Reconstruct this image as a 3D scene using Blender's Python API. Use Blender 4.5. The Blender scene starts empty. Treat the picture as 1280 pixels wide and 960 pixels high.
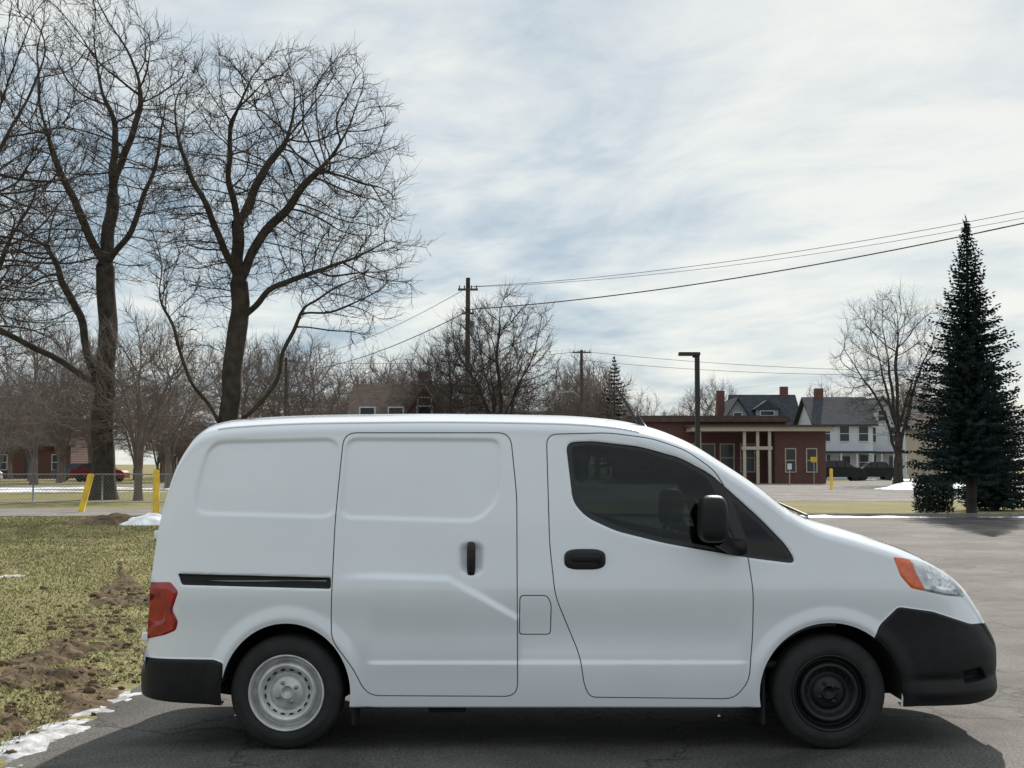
import bpy, math, random
import numpy as np
from mathutils import Vector
rnd=random.Random(7); rng=np.random.default_rng(5)
scene=bpy.context.scene
H=1.54; PITCH=math.radians(3.22); F=1758.0

# ------------------------------------------------------------------ materials
def newmat(name):
    m=bpy.data.materials.new(name); m.use_nodes=True
    nt=m.node_tree; b=nt.nodes['Principled BSDF']
    return m,nt,b
def simple(name,col,rough=.6,metal=0,coat=0,noise=0,nscale=8,bump=0,spec=None,bscale=None):
    m,nt,b=newmat(name)
    b.inputs['Roughness'].default_value=rough; b.inputs['Metallic'].default_value=metal
    b.inputs['Coat Weight'].default_value=coat; b.inputs['Coat Roughness'].default_value=.05
    if spec is not None: b.inputs['Specular IOR Level'].default_value=spec
    b.inputs['Base Color'].default_value=(*col,1)
    tc=nt.nodes.new('ShaderNodeTexCoord')
    if noise:
        n=nt.nodes.new('ShaderNodeTexNoise'); n.inputs['Scale'].default_value=nscale; n.inputs['Detail'].default_value=5
        nt.links.new(tc.outputs['Object'],n.inputs['Vector'])
        r=nt.nodes.new('ShaderNodeValToRGB')
        r.color_ramp.elements[0].position=.3; r.color_ramp.elements[1].position=.7
        r.color_ramp.elements[0].color=(*[c*(1-noise) for c in col],1)
        r.color_ramp.elements[1].color=(*[min(1,c*(1+noise)) for c in col],1)
        nt.links.new(n.outputs['Fac'],r.inputs['Fac']); nt.links.new(r.outputs['Color'],b.inputs['Base Color'])
    if bump:
        n2=nt.nodes.new('ShaderNodeTexNoise'); n2.inputs['Scale'].default_value=bscale or nscale*4; n2.inputs['Detail'].default_value=4
        nt.links.new(tc.outputs['Object'],n2.inputs['Vector'])
        bp_=nt.nodes.new('ShaderNodeBump'); bp_.inputs['Strength'].default_value=bump; bp_.inputs['Distance'].default_value=.02
        nt.links.new(n2.outputs['Fac'],bp_.inputs['Height']); nt.links.new(bp_.outputs['Normal'],b.inputs['Normal'])
    return m

M_paint=simple('white_paint',(.79,.81,.84),.22,coat=1.0,noise=.02,nscale=3)
M_blackp=simple('black_plastic',(.010,.010,.011),.5,noise=.2,nscale=20,bump=.15,bscale=300,spec=.3)
M_gap=simple('panel_gap',(.13,.13,.14),.8)
M_red=simple('tail_lamp_red',(.33,.008,.012),.12,coat=1,noise=.35,nscale=18)
M_orange=simple('indicator_orange',(.72,.12,.02),.2,coat=1,noise=.25,nscale=30)
M_clear=simple('headlamp_clear',(.42,.44,.46),.14,metal=.6,coat=1,noise=.6,nscale=14)
M_chrome=simple('lamp_reflector',(.62,.63,.65),.12,metal=.9,noise=.4,nscale=40)
M_gloss=simple('black_trim',(.010,.010,.011),.25)
M_tire=simple('tyre_rubber',(.018,.018,.018),.8,noise=.35,nscale=10,bump=.2,bscale=80)
M_silver=simple('steel_silver',(.57,.57,.56),.42,metal=.35,noise=.25,nscale=14)
M_bsteel=simple('steel_black',(.014,.014,.015),.5,metal=.2)
M_under=simple('underbody',(.010,.010,.010),.9)
M_int=simple('interior_dark',(.03,.03,.032),.8)
M_seat=simple('seat_cloth',(.04,.04,.045),.9)
M_glass,nt,b=newmat('tinted_glass')
nt.nodes.remove(b)
tr=nt.nodes.new('ShaderNodeBsdfTransparent'); tr.inputs[0].default_value=(.15,.19,.19,1)
gl=nt.nodes.new('ShaderNodeBsdfGlossy'); gl.inputs['Roughness'].default_value=.02; gl.inputs[0].default_value=(.9,.9,.9,1)
fr=nt.nodes.new('ShaderNodeFresnel'); fr.inputs[0].default_value=1.45
mx=nt.nodes.new('ShaderNodeMixShader')
nt.links.new(fr.outputs[0],mx.inputs[0]); nt.links.new(tr.outputs[0],mx.inputs[1]); nt.links.new(gl.outputs[0],mx.inputs[2])
nt.links.new(mx.outputs[0],nt.nodes['Material Output'].inputs[0])

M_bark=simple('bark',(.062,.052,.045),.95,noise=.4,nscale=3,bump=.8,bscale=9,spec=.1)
M_bark_haze=simple('bark_far_haze',(.18,.15,.135),.95,noise=.25,nscale=.6,spec=.1)  # paler and greyer than near bark: distance haze put into the colour
M_needle=simple('spruce_needles',(.026,.044,.041),.7,noise=.65,nscale=1.6,spec=.15)
M_pole=simple('weathered_pole_wood',(.09,.078,.065),.9,noise=.3,nscale=2)
M_dark=simple('dark_metal',(.02,.02,.022),.5)
M_wire=simple('wire_black',(.03,.03,.03),.6)
M_galv=simple('galvanised',(.30,.31,.32),.5,metal=.5)
M_yel=simple('yellow_paint',(.74,.47,.03),.5,noise=.18,nscale=4)
M_snow=simple('snow',(.68,.70,.74),.7,noise=.18,nscale=3,bump=.5,bscale=9)
M_slush=simple('dirty_snow',(.40,.40,.41),.7,noise=.6,nscale=7,bump=.8,bscale=22)
M_soil=simple('soil',(.115,.082,.052),.95,noise=.6,nscale=7,bump=.9,bscale=22,spec=.1)

def brickmat(name,c1,c2,mortar,scale=1.0):
    m,nt,b=newmat(name); b.inputs['Roughness'].default_value=.9
    tc=nt.nodes.new('ShaderNodeTexCoord'); mp=nt.nodes.new('ShaderNodeMapping')
    mp.inputs['Rotation'].default_value=(math.radians(90),0,0)
    br=nt.nodes.new('ShaderNodeTexBrick'); br.inputs['Scale'].default_value=scale*2
    br.inputs['Color1'].default_value=(*c1,1); br.inputs['Color2'].default_value=(*c2,1); br.inputs['Mortar'].default_value=(*mortar,1)
    nt.links.new(tc.outputs['Object'],mp.inputs[0]); nt.links.new(mp.outputs[0],br.inputs['Vector'])
    nt.links.new(br.outputs['Color'],b.inputs['Base Color']); return m
M_brick=brickmat('red_brick',(.15,.055,.045),(.11,.045,.038),(.15,.11,.10))
M_cream=simple('cream_trim',(.50,.44,.34),.7,noise=.08,nscale=1)
M_roofd=simple('shingle_dark',(.055,.058,.068),.9,noise=.25,nscale=3,spec=.1)
M_roofb=simple('shingle_brown',(.10,.075,.062),.9,noise=.25,nscale=3,spec=.1)
M_sidingw=simple('siding_white',(.60,.62,.65),.7,noise=.06,nscale=1)
M_sidingg=simple('siding_grey',(.25,.27,.30),.7,noise=.08,nscale=1)
M_sidingt=simple('siding_tan',(.42,.37,.30),.7,noise=.08,nscale=1)
M_win=simple('window_pane',(.025,.03,.038),.18)

def grassmat(name,cols,s1,s2,bump=.6):
    m,nt,b=newmat(name); b.inputs['Roughness'].default_value=.95; b.inputs['Specular IOR Level'].default_value=.1
    g=nt.nodes.new('ShaderNodeNewGeometry')
    n1=nt.nodes.new('ShaderNodeTexNoise'); n1.inputs['Scale'].default_value=s1; n1.inputs['Detail'].default_value=8; n1.inputs['Roughness'].default_value=.65
    n2=nt.nodes.new('ShaderNodeTexNoise'); n2.inputs['Scale'].default_value=s2; n2.inputs['Detail'].default_value=4
    nt.links.new(g.outputs['Position'],n1.inputs['Vector']); nt.links.new(g.outputs['Position'],n2.inputs['Vector'])
    r=nt.nodes.new('ShaderNodeValToRGB'); cr=r.color_ramp
    for i,(p,c) in enumerate(cols):
        e=cr.elements[i] if i<2 else cr.elements.new(p)
        e.position=p; e.color=(*c,1)
    mt=nt.nodes.new('ShaderNodeMath'); mt.operation='MULTIPLY_ADD'; mt.inputs[1].default_value=.5
    m2=nt.nodes.new('ShaderNodeMath'); m2.operation='MULTIPLY'; m2.inputs[1].default_value=.5
    nt.links.new(n2.outputs['Fac'],m2.inputs[0]); nt.links.new(n1.outputs['Fac'],mt.inputs[0]); nt.links.new(m2.outputs[0],mt.inputs[2])
    nt.links.new(mt.outputs[0],r.inputs['Fac']); nt.links.new(r.outputs['Color'],b.inputs['Base Color'])
    if bump:
        bb=nt.nodes.new('ShaderNodeBump'); bb.inputs['Strength'].default_value=bump; bb.inputs['Distance'].default_value=.05
        nt.links.new(n2.outputs['Fac'],bb.inputs['Height']); nt.links.new(bb.outputs['Normal'],b.inputs['Normal'])
    return m
M_grass=grassmat('winter_grass',[(.36,(.11,.085,.045)),(.44,(.23,.19,.10)),(.52,(.185,.185,.075)),(.60,(.34,.28,.15)),(.7,(.24,.235,.10))],.6,14)
M_blade=grassmat('grass_blades',[(.36,(.17,.14,.07)),(.46,(.29,.26,.13)),(.52,(.19,.21,.08)),(.60,(.40,.33,.19)),(.7,(.25,.25,.11))],.6,30,0)

def asphaltmat(name,c0,c1,rough=.85,crack=.45,spec=.18):
    m,nt,b=newmat(name); b.inputs['Roughness'].default_value=rough; b.inputs['Specular IOR Level'].default_value=spec
    g=nt.nodes.new('ShaderNodeNewGeometry')
    big=nt.nodes.new('ShaderNodeTexNoise'); big.inputs['Scale'].default_value=.45; big.inputs['Detail'].default_value=10; big.inputs['Roughness'].default_value=.72; big.inputs['Distortion'].default_value=.6
    fine=nt.nodes.new('ShaderNodeTexNoise'); fine.inputs['Scale'].default_value=60; fine.inputs['Detail'].default_value=3
    vor=nt.nodes.new('ShaderNodeTexVoronoi'); vor.feature='DISTANCE_TO_EDGE'; vor.inputs['Scale'].default_value=.5
    dn=nt.nodes.new('ShaderNodeTexNoise'); dn.inputs['Scale'].default_value=1.6; dn.inputs['Detail'].default_value=7
    mixv=nt.nodes.new('ShaderNodeVectorMath'); mixv.operation='MULTIPLY_ADD'; mixv.inputs[1].default_value=(1.7,1.7,0)
    P=g.outputs['Position']
    for n in (big,fine,dn): nt.links.new(P,n.inputs['Vector'])
    nt.links.new(dn.outputs['Color'],mixv.inputs[0]); nt.links.new(P,mixv.inputs[2]); nt.links.new(mixv.outputs[0],vor.inputs['Vector'])
    r=nt.nodes.new('ShaderNodeValToRGB'); r.color_ramp.elements[0].position=.40; r.color_ramp.elements[1].position=.60
    r.color_ramp.elements[0].color=(*c0,1); r.color_ramp.elements[1].color=(*c1,1)
    nt.links.new(big.outputs['Fac'],r.inputs['Fac'])
    fr_=nt.nodes.new('ShaderNodeValToRGB'); fr_.color_ramp.elements[0].position=.3; fr_.color_ramp.elements[1].position=.72
    fr_.color_ramp.elements[0].color=(.35,.35,.35,1); fr_.color_ramp.elements[1].color=(1.8,1.8,1.8,1)
    nt.links.new(fine.outputs['Fac'],fr_.inputs['Fac'])
    mu=nt.nodes.new('ShaderNodeMix'); mu.data_type='RGBA'; mu.blend_type='MULTIPLY'; mu.inputs['Factor'].default_value=1
    nt.links.new(r.outputs['Color'],mu.inputs['A']); nt.links.new(fr_.outputs['Color'],mu.inputs['B'])
    cr=nt.nodes.new('ShaderNodeValToRGB'); cr.color_ramp.elements[0].position=.0; cr.color_ramp.elements[1].position=.013
    cr.color_ramp.elements[0].color=(crack,crack,crack,1); cr.color_ramp.elements[1].color=(1,1,1,1)
    nt.links.new(vor.outputs['Distance'],cr.inputs['Fac'])
    mu2=nt.nodes.new('ShaderNodeMix'); mu2.data_type='RGBA'; mu2.blend_type='MULTIPLY'; mu2.inputs['Factor'].default_value=1
    nt.links.new(mu.outputs['Result'],mu2.inputs['A']); nt.links.new(cr.outputs['Color'],mu2.inputs['B'])
    nt.links.new(mu2.outputs['Result'],b.inputs['Base Color'])
    bb=nt.nodes.new('ShaderNodeBump'); bb.inputs['Strength'].default_value=.7; bb.inputs['Distance'].default_value=.007
    ad=nt.nodes.new('ShaderNodeMath'); ad.operation='ADD'
    nt.links.new(fine.outputs['Fac'],ad.inputs[0]); nt.links.new(cr.outputs['Color'],ad.inputs[1])
    nt.links.new(ad.outputs[0],bb.inputs['Height']); nt.links.new(bb.outputs['Normal'],b.inputs['Normal'])
    return m
M_asph=asphaltmat('asphalt',(.046,.042,.039),(.112,.104,.097),.82,.35,.22)
M_conc=asphaltmat('pale_pavement',(.17,.16,.15),(.25,.235,.22),.95,.7,.1)

# ------------------------------------------------------------------ mesh helpers
def empty(name,loc=(0,0,0)):
    e=bpy.data.objects.new(name,None); e.location=loc; scene.collection.objects.link(e); e.empty_display_size=.2; return e
def mk(name,V,Fc,mats,midx=None,smooth=False,parent=None,loc=None):
    V=np.asarray(V,dtype=float)
    off=np.array(parent.location) if parent is not None else np.zeros(3)
    if loc is not None: off=np.array(loc)
    me=bpy.data.meshes.new(name)
    me.from_pydata((V-off).tolist(),[],Fc if isinstance(Fc,list) else Fc.tolist())
    if not isinstance(mats,(list,tuple)): mats=[mats]
    for m in mats: me.materials.append(m)
    if midx is not None: me.polygons.foreach_set('material_index',np.asarray(midx,dtype=np.int32))
    if smooth: me.polygons.foreach_set('use_smooth',np.ones(len(me.polygons),dtype=bool))
    me.update()
    o=bpy.data.objects.new(name,me); scene.collection.objects.link(o)
    if parent is not None: o.parent=parent
    elif loc is not None: o.location=loc
    return o
class B:
    def __init__(s): s.V=[];s.F=[];s.M=[]
    def add(s,V,Fc,m=0):
        n=len(s.V); s.V+= [tuple(v) for v in V]; s.F+=[[i+n for i in f] for f in Fc]; s.M+=[m]*len(Fc)
    def box(s,x0,x1,y0,y1,z0,z1,m=0):
        s.add([(x0,y0,z0),(x1,y0,z0),(x1,y1,z0),(x0,y1,z0),(x0,y0,z1),(x1,y0,z1),(x1,y1,z1),(x0,y1,z1)],
              [(0,3,2,1),(4,5,6,7),(0,1,5,4),(1,2,6,5),(2,3,7,6),(3,0,4,7)],m)
    def tube(s,pts,rad,k=8,m=0,cap=True):
        pts=[Vector(p) for p in pts]; n=len(pts)
        if not hasattr(rad,'__len__'): rad=[rad]*n
        V=[];Fc=[]
        for i,p in enumerate(pts):
            d=(pts[min(i+1,n-1)]-pts[max(i-1,0)]).normalized()
            a=d.cross(Vector((0,0,1)));
            if a.length<.05: a=d.cross(Vector((0,1,0)))
            a.normalize(); b_=d.cross(a)
            for j in range(k):
                t=2*math.pi*j/k; V.append(p+rad[i]*(math.cos(t)*a+math.sin(t)*b_))
        for i in range(n-1):
            for j in range(k):
                Fc.append((i*k+j,i*k+(j+1)%k,(i+1)*k+(j+1)%k,(i+1)*k+j))
        if cap: Fc.append(tuple(range(k))); Fc.append(tuple((n-1)*k+j for j in range(k))[::-1])
        s.add(V,Fc,m)
    def obj(s,name,mats,smooth=False,parent=None,bevel=0,loc=None):
        o=mk(name,s.V,s.F,mats,s.M,smooth,parent,loc)
        if bevel:
            md=o.modifiers.new('b','BEVEL'); md.width=bevel; md.segments=2; md.limit_method='ANGLE'
        return o
def box(name,x0,x1,y0,y1,z0,z1,mat,parent=None,bevel=0):
    b=B(); b.box(x0,x1,y0,y1,z0,z1); return b.obj(name,mat,parent=parent,bevel=bevel)

def hsh(ix,iy,seed):
    h=(ix*374761393+iy*668265263+seed*982451653)&0x7fffffff
    h=((h^(h>>13))*1274126177)&0x7fffffff
    return ((h^(h>>16))&0xffff)/65535.0
def vnoise(x,y,seed=0):
    x=np.asarray(x,float);y=np.asarray(y,float)
    ix=np.floor(x).astype(np.int64);iy=np.floor(y).astype(np.int64);fx=x-ix;fy=y-iy
    fx=fx*fx*(3-2*fx);fy=fy*fy*(3-2*fy)
    return (hsh(ix,iy,seed)*(1-fx)+hsh(ix+1,iy,seed)*fx)*(1-fy)+(hsh(ix,iy+1,seed)*(1-fx)+hsh(ix+1,iy+1,seed)*fx)*fy
def fbm(x,y,seed=0,o=4):
    s=0;a=1;t=0
    for i in range(o):
        s=s+a*vnoise(x*2**i,y*2**i,seed+i);t+=a;a*=.55
    return s/t

# ------------------------------------------------------------------ world, sun, camera
AZ=math.radians(16); EL=math.radians(36)
w=bpy.data.worlds.new('World'); scene.world=w; w.use_nodes=True; nt=w.node_tree; nt.nodes.clear()
out=nt.nodes.new('ShaderNodeOutputWorld')
sky=nt.nodes.new('ShaderNodeTexSky'); sky.sky_type='NISHITA'; sky.sun_disc=False; sky.sun_elevation=EL; sky.sun_rotation=AZ; sky.air_density=1.0; sky.dust_density=.6; sky.ozone_density=2.0
bg1=nt.nodes.new('ShaderNodeBackground'); bg1.inputs[1].default_value=.085; nt.links.new(sky.outputs[0],bg1.inputs[0])
tc=nt.nodes.new('ShaderNodeTexCoord'); sp=nt.nodes.new('ShaderNodeSeparateXYZ'); nt.links.new(tc.outputs['Generated'],sp.inputs[0])
def mth(op,a,b=None,c=None):
    n=nt.nodes.new('ShaderNodeMath'); n.operation=op
    for i,v in enumerate((a,b,c)):
        if v is None: continue
        if isinstance(v,(int,float)): n.inputs[i].default_value=v
        else: nt.links.new(v,n.inputs[i])
    return n.outputs[0]
zc=mth('ADD',mth('MAXIMUM',sp.outputs[2],0.0),.16)
cx=mth('DIVIDE',sp.outputs[0],zc); cy=mth('DIVIDE',sp.outputs[1],zc)
cb=nt.nodes.new('ShaderNodeCombineXYZ'); nt.links.new(cx,cb.inputs[0]); nt.links.new(cy,cb.inputs[1])
def mapping(rot,sx,sy,loc):
    mp=nt.nodes.new('ShaderNodeMapping'); mp.vector_type='TEXTURE'; mp.inputs['Rotation'].default_value=(0,0,math.radians(rot)); mp.inputs['Scale'].default_value=(sx,sy,1); mp.inputs['Location'].default_value=loc
    nt.links.new(cb.outputs[0],mp.inputs[0]); return mp.outputs[0]
def noise(vec,sc,det,ro,dist):
    n=nt.nodes.new('ShaderNodeTexNoise'); n.inputs['Scale'].default_value=sc; n.inputs['Detail'].default_value=det; n.inputs['Roughness'].default_value=ro; n.inputs['Distortion'].default_value=dist
    nt.links.new(vec,n.inputs['Vector']); return n.outputs['Fac']
nA=noise(mapping(-55,1.35,.9,(3.1,1.7,0)),1.9,8,.55,.8)
nB=noise(mapping(-25,1.2,.9,(1.3,0,0)),5.0,6,.6,.5)
nC=noise(mapping(-64,6.0,.5,(7.3,2,0)),2.4,5,.5,.25)
s1=mth('ADD',mth('ADD',mth('MULTIPLY',nA,.60),mth('MULTIPLY',nB,.24)),mth('MULTIPLY',nC,.16))
cr=nt.nodes.new('ShaderNodeValToRGB'); e=cr.color_ramp.elements; e[0].position=.38; e[1].position=.59
e[0].color=(.38,.50,.61,1); e[1].color=(.89,.91,.87,1); em=e.new(.48); em.color=(.62,.70,.75,1)
nt.links.new(s1,cr.inputs[0])
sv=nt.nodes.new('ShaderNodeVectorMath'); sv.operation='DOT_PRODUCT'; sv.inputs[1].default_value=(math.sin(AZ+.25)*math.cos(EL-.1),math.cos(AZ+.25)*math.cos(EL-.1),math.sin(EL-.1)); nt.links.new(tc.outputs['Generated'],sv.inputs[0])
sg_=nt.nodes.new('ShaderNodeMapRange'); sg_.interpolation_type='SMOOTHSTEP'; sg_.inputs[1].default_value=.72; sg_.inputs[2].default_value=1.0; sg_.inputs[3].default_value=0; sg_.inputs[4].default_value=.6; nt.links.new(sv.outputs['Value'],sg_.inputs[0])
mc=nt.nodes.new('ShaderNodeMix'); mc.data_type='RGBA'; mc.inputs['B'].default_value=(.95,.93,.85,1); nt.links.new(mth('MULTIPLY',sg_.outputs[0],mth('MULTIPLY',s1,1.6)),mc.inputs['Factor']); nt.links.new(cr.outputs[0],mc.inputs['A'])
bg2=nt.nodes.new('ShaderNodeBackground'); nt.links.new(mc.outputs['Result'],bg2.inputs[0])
ze=nt.nodes.new('ShaderNodeMapRange'); ze.inputs[1].default_value=.36; ze.inputs[2].default_value=.8; ze.inputs[3].default_value=1.0; ze.inputs[4].default_value=1.4  # clouds brightened above the view, added fill light for the van side
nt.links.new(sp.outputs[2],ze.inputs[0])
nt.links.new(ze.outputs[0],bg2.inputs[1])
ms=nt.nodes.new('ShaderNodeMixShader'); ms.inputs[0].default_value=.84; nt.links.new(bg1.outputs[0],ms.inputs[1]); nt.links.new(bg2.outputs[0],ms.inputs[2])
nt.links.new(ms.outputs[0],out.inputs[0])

S=Vector((math.sin(AZ)*math.cos(EL),math.cos(AZ)*math.cos(EL),math.sin(EL)))
sl=bpy.data.lights.new('sun','SUN'); sl.energy=5.0; sl.angle=math.radians(.7); sl.color=(1,.93,.83)
so=bpy.data.objects.new('sun',sl); so.rotation_euler=S.to_track_quat('Z','Y').to_euler(); so.location=(20,60,50); scene.collection.objects.link(so)
cd=bpy.data.cameras.new('camera'); cd.sensor_width=36; cd.lens=36*F/1280; cd.clip_end=3000; cd.clip_start=.05
co=bpy.data.objects.new('camera',cd); co.location=(0,0,H); co.rotation_euler=(math.radians(90)+PITCH,0,0); scene.collection.objects.link(co); scene.camera=co
scene.view_settings.view_transform='Standard'; scene.view_settings.look='None'; scene.view_settings.exposure=0

# ------------------------------------------------------------------ VAN
YC=8.49
def pchip(xs,ys):
    xs=np.array(xs,float);ys=np.array(ys,float);h=np.diff(xs);d=np.diff(ys)/h
    m=np.zeros(len(xs));m[0]=d[0];m[-1]=d[-1]
    for i in range(1,len(xs)-1):
        if d[i-1]*d[i]>0:
            w1=2*h[i]+h[i-1];w2=h[i]+2*h[i-1];m[i]=(w1+w2)/(w1/d[i-1]+w2/d[i])
    def f(x):
        x=np.clip(x,xs[0],xs[-1]);i=np.clip(np.searchsorted(xs,x)-1,0,len(xs)-2)
        t=(x-xs[i])/h[i]
        return (2*t**3-3*t**2+1)*ys[i]+(t**3-2*t**2+t)*h[i]*m[i]+(-2*t**3+3*t**2)*ys[i+1]+(t**3-t**2)*h[i]*m[i+1]
    return f
XR,XF=-2.07,2.75
ZT=pchip([-2.07,-2.05,-2.02,-1.995,-1.985,-1.97,-1.95,-1.925,-1.88,-1.84,-1.80,-1.75,-1.68,-1.55,-1.0,-.4,.27,.55,.78,1.0,1.18,1.36,1.55,1.65,1.87,2.12,2.32,2.43,2.50,2.56,2.605,2.65,2.69,2.725,2.75],
         [.36,.44,.485,.50,.62,.85,1.05,1.25,1.45,1.58,1.66,1.73,1.775,1.80,1.825,1.83,1.82,1.80,1.755,1.67,1.56,1.44,1.295,1.245,1.18,1.10,1.01,.945,.885,.805,.73,.665,.61,.54,.42])
ZB=pchip([-2.07,-2.0,-1.6,-1.3,1.5,2.1,2.45,2.6,2.7,2.75],[.33,.28,.245,.23,.23,.235,.235,.25,.28,.36])
def sst(a,b_,x):
    t=np.clip((x-a)/(b_-a),0,1);return t*t*(3-2*t)
def halfw(x,z):
    x=np.asarray(x,float);z=np.asarray(z,float)
    t=.10*np.clip((z-.95)/.75,0,2)**1.5+.025*np.clip((.5-z)/.27,0,1.5)**2
    base=.862-t
    xf_=XF-.18*sst(.48,.95,z)
    tf=np.clip((x-1.75)/(xf_-1.75),0,.99);tf=np.where(x>2.74,np.clip((x-1.75)/(XF-1.75),0,.99999),tf)
    tr=np.clip((-1.6-x)/(-1.6-XR),0,.99999)
    return base*(1-tf**4)**.25*(1-tr**5)**.2
def bp(u,v):
    a=(u-640)/F;b_=(480-v)/F;dy=math.cos(PITCH)-b_*math.sin(PITCH);dz=math.sin(PITCH)+b_*math.cos(PITCH)
    D=7.63
    for _ in range(14):
        x=a*D/dy;z=H+D*dz/dy
        D=.5*D+.5*(YC-max(float(halfw(min(x,2.5),z)),.5))
    return (x,z)
def rounded(pts,r=.02,world=False,n=5):
    P=[np.array(p if world else bp(*p)) for p in pts];out=[];N=len(P)
    for i in range(N):
        a,b_,c=P[i-1],P[i],P[(i+1)%N]
        la,lc=np.linalg.norm(a-b_),np.linalg.norm(c-b_)
        q=min(r,la*.45,lc*.45)
        p0=b_+(a-b_)/la*q;p1=b_+(c-b_)/lc*q
        for k in range(n+1):
            t=k/n;out.append((1-t)**2*p0+2*t*(1-t)*b_+t*t*p1)
    return np.array(out)
def sdf(poly,x,z):
    x=np.asarray(x,float);z=np.asarray(z,float)
    res=np.full(x.shape,9.0)
    pad=.12
    sel=(x>poly[:,0].min()-pad)&(x<poly[:,0].max()+pad)&(z>poly[:,1].min()-pad)&(z<poly[:,1].max()+pad)
    X=x[sel];Z=z[sel]
    if X.size==0: return res
    d=np.full(X.shape,1e9);ins=np.zeros(X.shape,bool)
    N=len(poly)
    for i in range(N):
        ax,az=poly[i];bx,bz=poly[(i+1)%N]
        ex,ez=bx-ax,bz-az;L=ex*ex+ez*ez
        if L<1e-12: continue
        t=np.clip(((X-ax)*ex+(Z-az)*ez)/L,0,1)
        d=np.minimum(d,(X-ax-t*ex)**2+(Z-az-t*ez)**2)
        c=((az>Z)!=(bz>Z))
        if abs(ez)>1e-12: ins^=c&(X<(ex*(Z-az)/ez+ax))
    d=np.sqrt(d);d[ins]*=-1
    res[sel]=d;return res

P_window=rounded([(707,553),(738,551),(800,558),(850,572),(888,592),(950,648),(984,683),(996,705),(940,698),(880,688),(830,679),(770,664),(733,647),(716,628)],.05)
P_glass=rounded([(713,558),(740,556),(800,563),(850,578),(884,597),(898,622),(926,689),(880,682),(832,673),(773,658),(737,641),(722,624)],.04)
P_quarter=rounded([(916,627),(950,656),(979,686),(987,699),(940,693)],.02)
P_fdoor=rounded([(683,543),(760,541),(815,548),(858,563),(893,588),(908,612),(934,690),(941,740),(941,790),(936,852),(917,873),(737,871),(730,855),(725,820),(694,745),(687,680)],.06)
P_sdoor=rounded([(430,541),(638,541),(646,620),(647,870),(458,869),(442,835),(415,800),(414,772),(419,650)],.07)
P_rec1=rounded([(262,551),(426,547),(421,648),(241,643),(246,600)],.09)
P_rec2=rounded([(432,547),(627,548),(625,625),(598,653),(424,648)],.07)
P_fuel=rounded([(650,744),(684,744),(689,755),(688,793),(649,793)],.02)
P_rail=rounded([(223,717),(414,722),(414,736),(228,731)],.012)
P_fb=rounded([bp(1086,812),bp(1098,782),bp(1122,758),bp(1165,764),(2.50,.665),(2.75,.655),(3.0,.65),(3.0,0),(2.1,0),(2.1,.3)],.02,True)
P_rb=rounded([(-2.3,.497),(-1.6,.487),(-1.55,.47),(-1.57,0),(-2.3,0)],.01,True)
P_head=rounded([(1116,696),(1150,701),(1180,712),(1197,727),(1205,746),(1180,744),(1138,735),(1125,720)],.02)
P_amber=rounded([(1116,696),(1138,699),(1144,715),(1156,738),(1138,735),(1125,720)],.01)
P_bowl=rounded([(1153,708),(1176,715),(1190,728),(1194,738),(1172,737),(1162,728)],.03)
P_tail=rounded([(170,723),(214,727),(224,739),(216,762),(223,776),(220,788),(205,794),(170,797)],.015)
P_tail2=rounded([(170,744),(205,742),(210,760),(205,778),(170,780)],.01)
P_hand=rounded([(571,676),(608,676),(608,722),(571,722)],.07)
P_fog=rounded([(1200,838),(1228,832),(1240,852),(1204,856)],.02)
crease_x=[bp(u,v)[0] for u,v in [(400,718),(470,717),(560,720),(600,742),(645,768)]]
crease_z=[bp(u,v)[1] for u,v in [(400,718),(470,717),(560,720),(600,742),(645,768)]]
XWR,XWF,ZW=-1.215,1.712,.305
def arch(x,z,cx_,rx,rz,cz=.305):
    q=np.sqrt(((x-cx_)/rx)**2+((z-cz)/rz)**2);return (q-1)*min(rx,rz)
def archR(x,z): return arch(x,z,XWR,.347,.375)
def archF(x,z): return arch(x,z,XWF,.382,.378)

xs=np.unique(np.round(np.concatenate([np.linspace(XR+.0005,-1.9,46),np.arange(-1.9,2.3,.0085),np.linspace(2.3,2.70,62),np.linspace(2.70,XF-.0004,26)]),5))
NR=168;NA=34
zt=ZT(xs);zb=ZB(xs);capw=np.minimum(np.where(xs>1.5,.12,.135),.5*(zt-zb))
zs=zt-capw
k=np.linspace(0,1,NR)
X=np.repeat(xs[:,None],NR,1);Z=zb[:,None]+(zs-zb)[:,None]*k[None,:]
Wd=halfw(X,Z)
xf,zf=X.ravel(),Z.ravel()
disp=np.zeros(xf.shape)
for P_ in (P_rec1,P_rec2): disp-= .013*sst(.004,-.020,sdf(P_,xf,zf))
disp-=.006*sst(.006,-.004,sdf(P_window,xf,zf))
disp-=.012*sst(.004,-.004,sdf(P_rail,xf,zf))
disp+=.012*sst(.004,-.010,sdf(P_fb,xf,zf))
disp+=.012*sst(.004,-.010,sdf(P_rb,xf,zf))
disp-=.026*sst(.0,-.055,sdf(P_hand,xf,zf))
disp-=.045*sst(.0,-.03,sdf(P_fog,xf,zf))
disp+=.006*sst(.0,-.012,sdf(P_tail,xf,zf))+.003*sst(.0,-.012,sdf(P_head,xf,zf))
disp-=.008*sst(.0,-.006,sdf(P_tail2,xf,zf))
disp-=.014*sst(.0,-.02,sdf(P_bowl,xf,zf))
body=sst(-.80,-.72,xf)*(1-sst(1.20,1.28,xf))
disp+=.013*sst(.478,.467,zf)*body
cz=np.interp(xf,crease_x,crease_z)
inx=sst(-1.0,-.7,xf)*(1-sst(.03,.05,xf))
disp+=.020*sst(.010,-.03,zf-cz)*inx*sst(.35,.6,zf)
disp+=.016*np.exp(-((zf-.84)/.13)**2)-.008*np.exp(-((zf-.60)/.10)**2)*body
bz=sst(2.05,2.3,xf)
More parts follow.
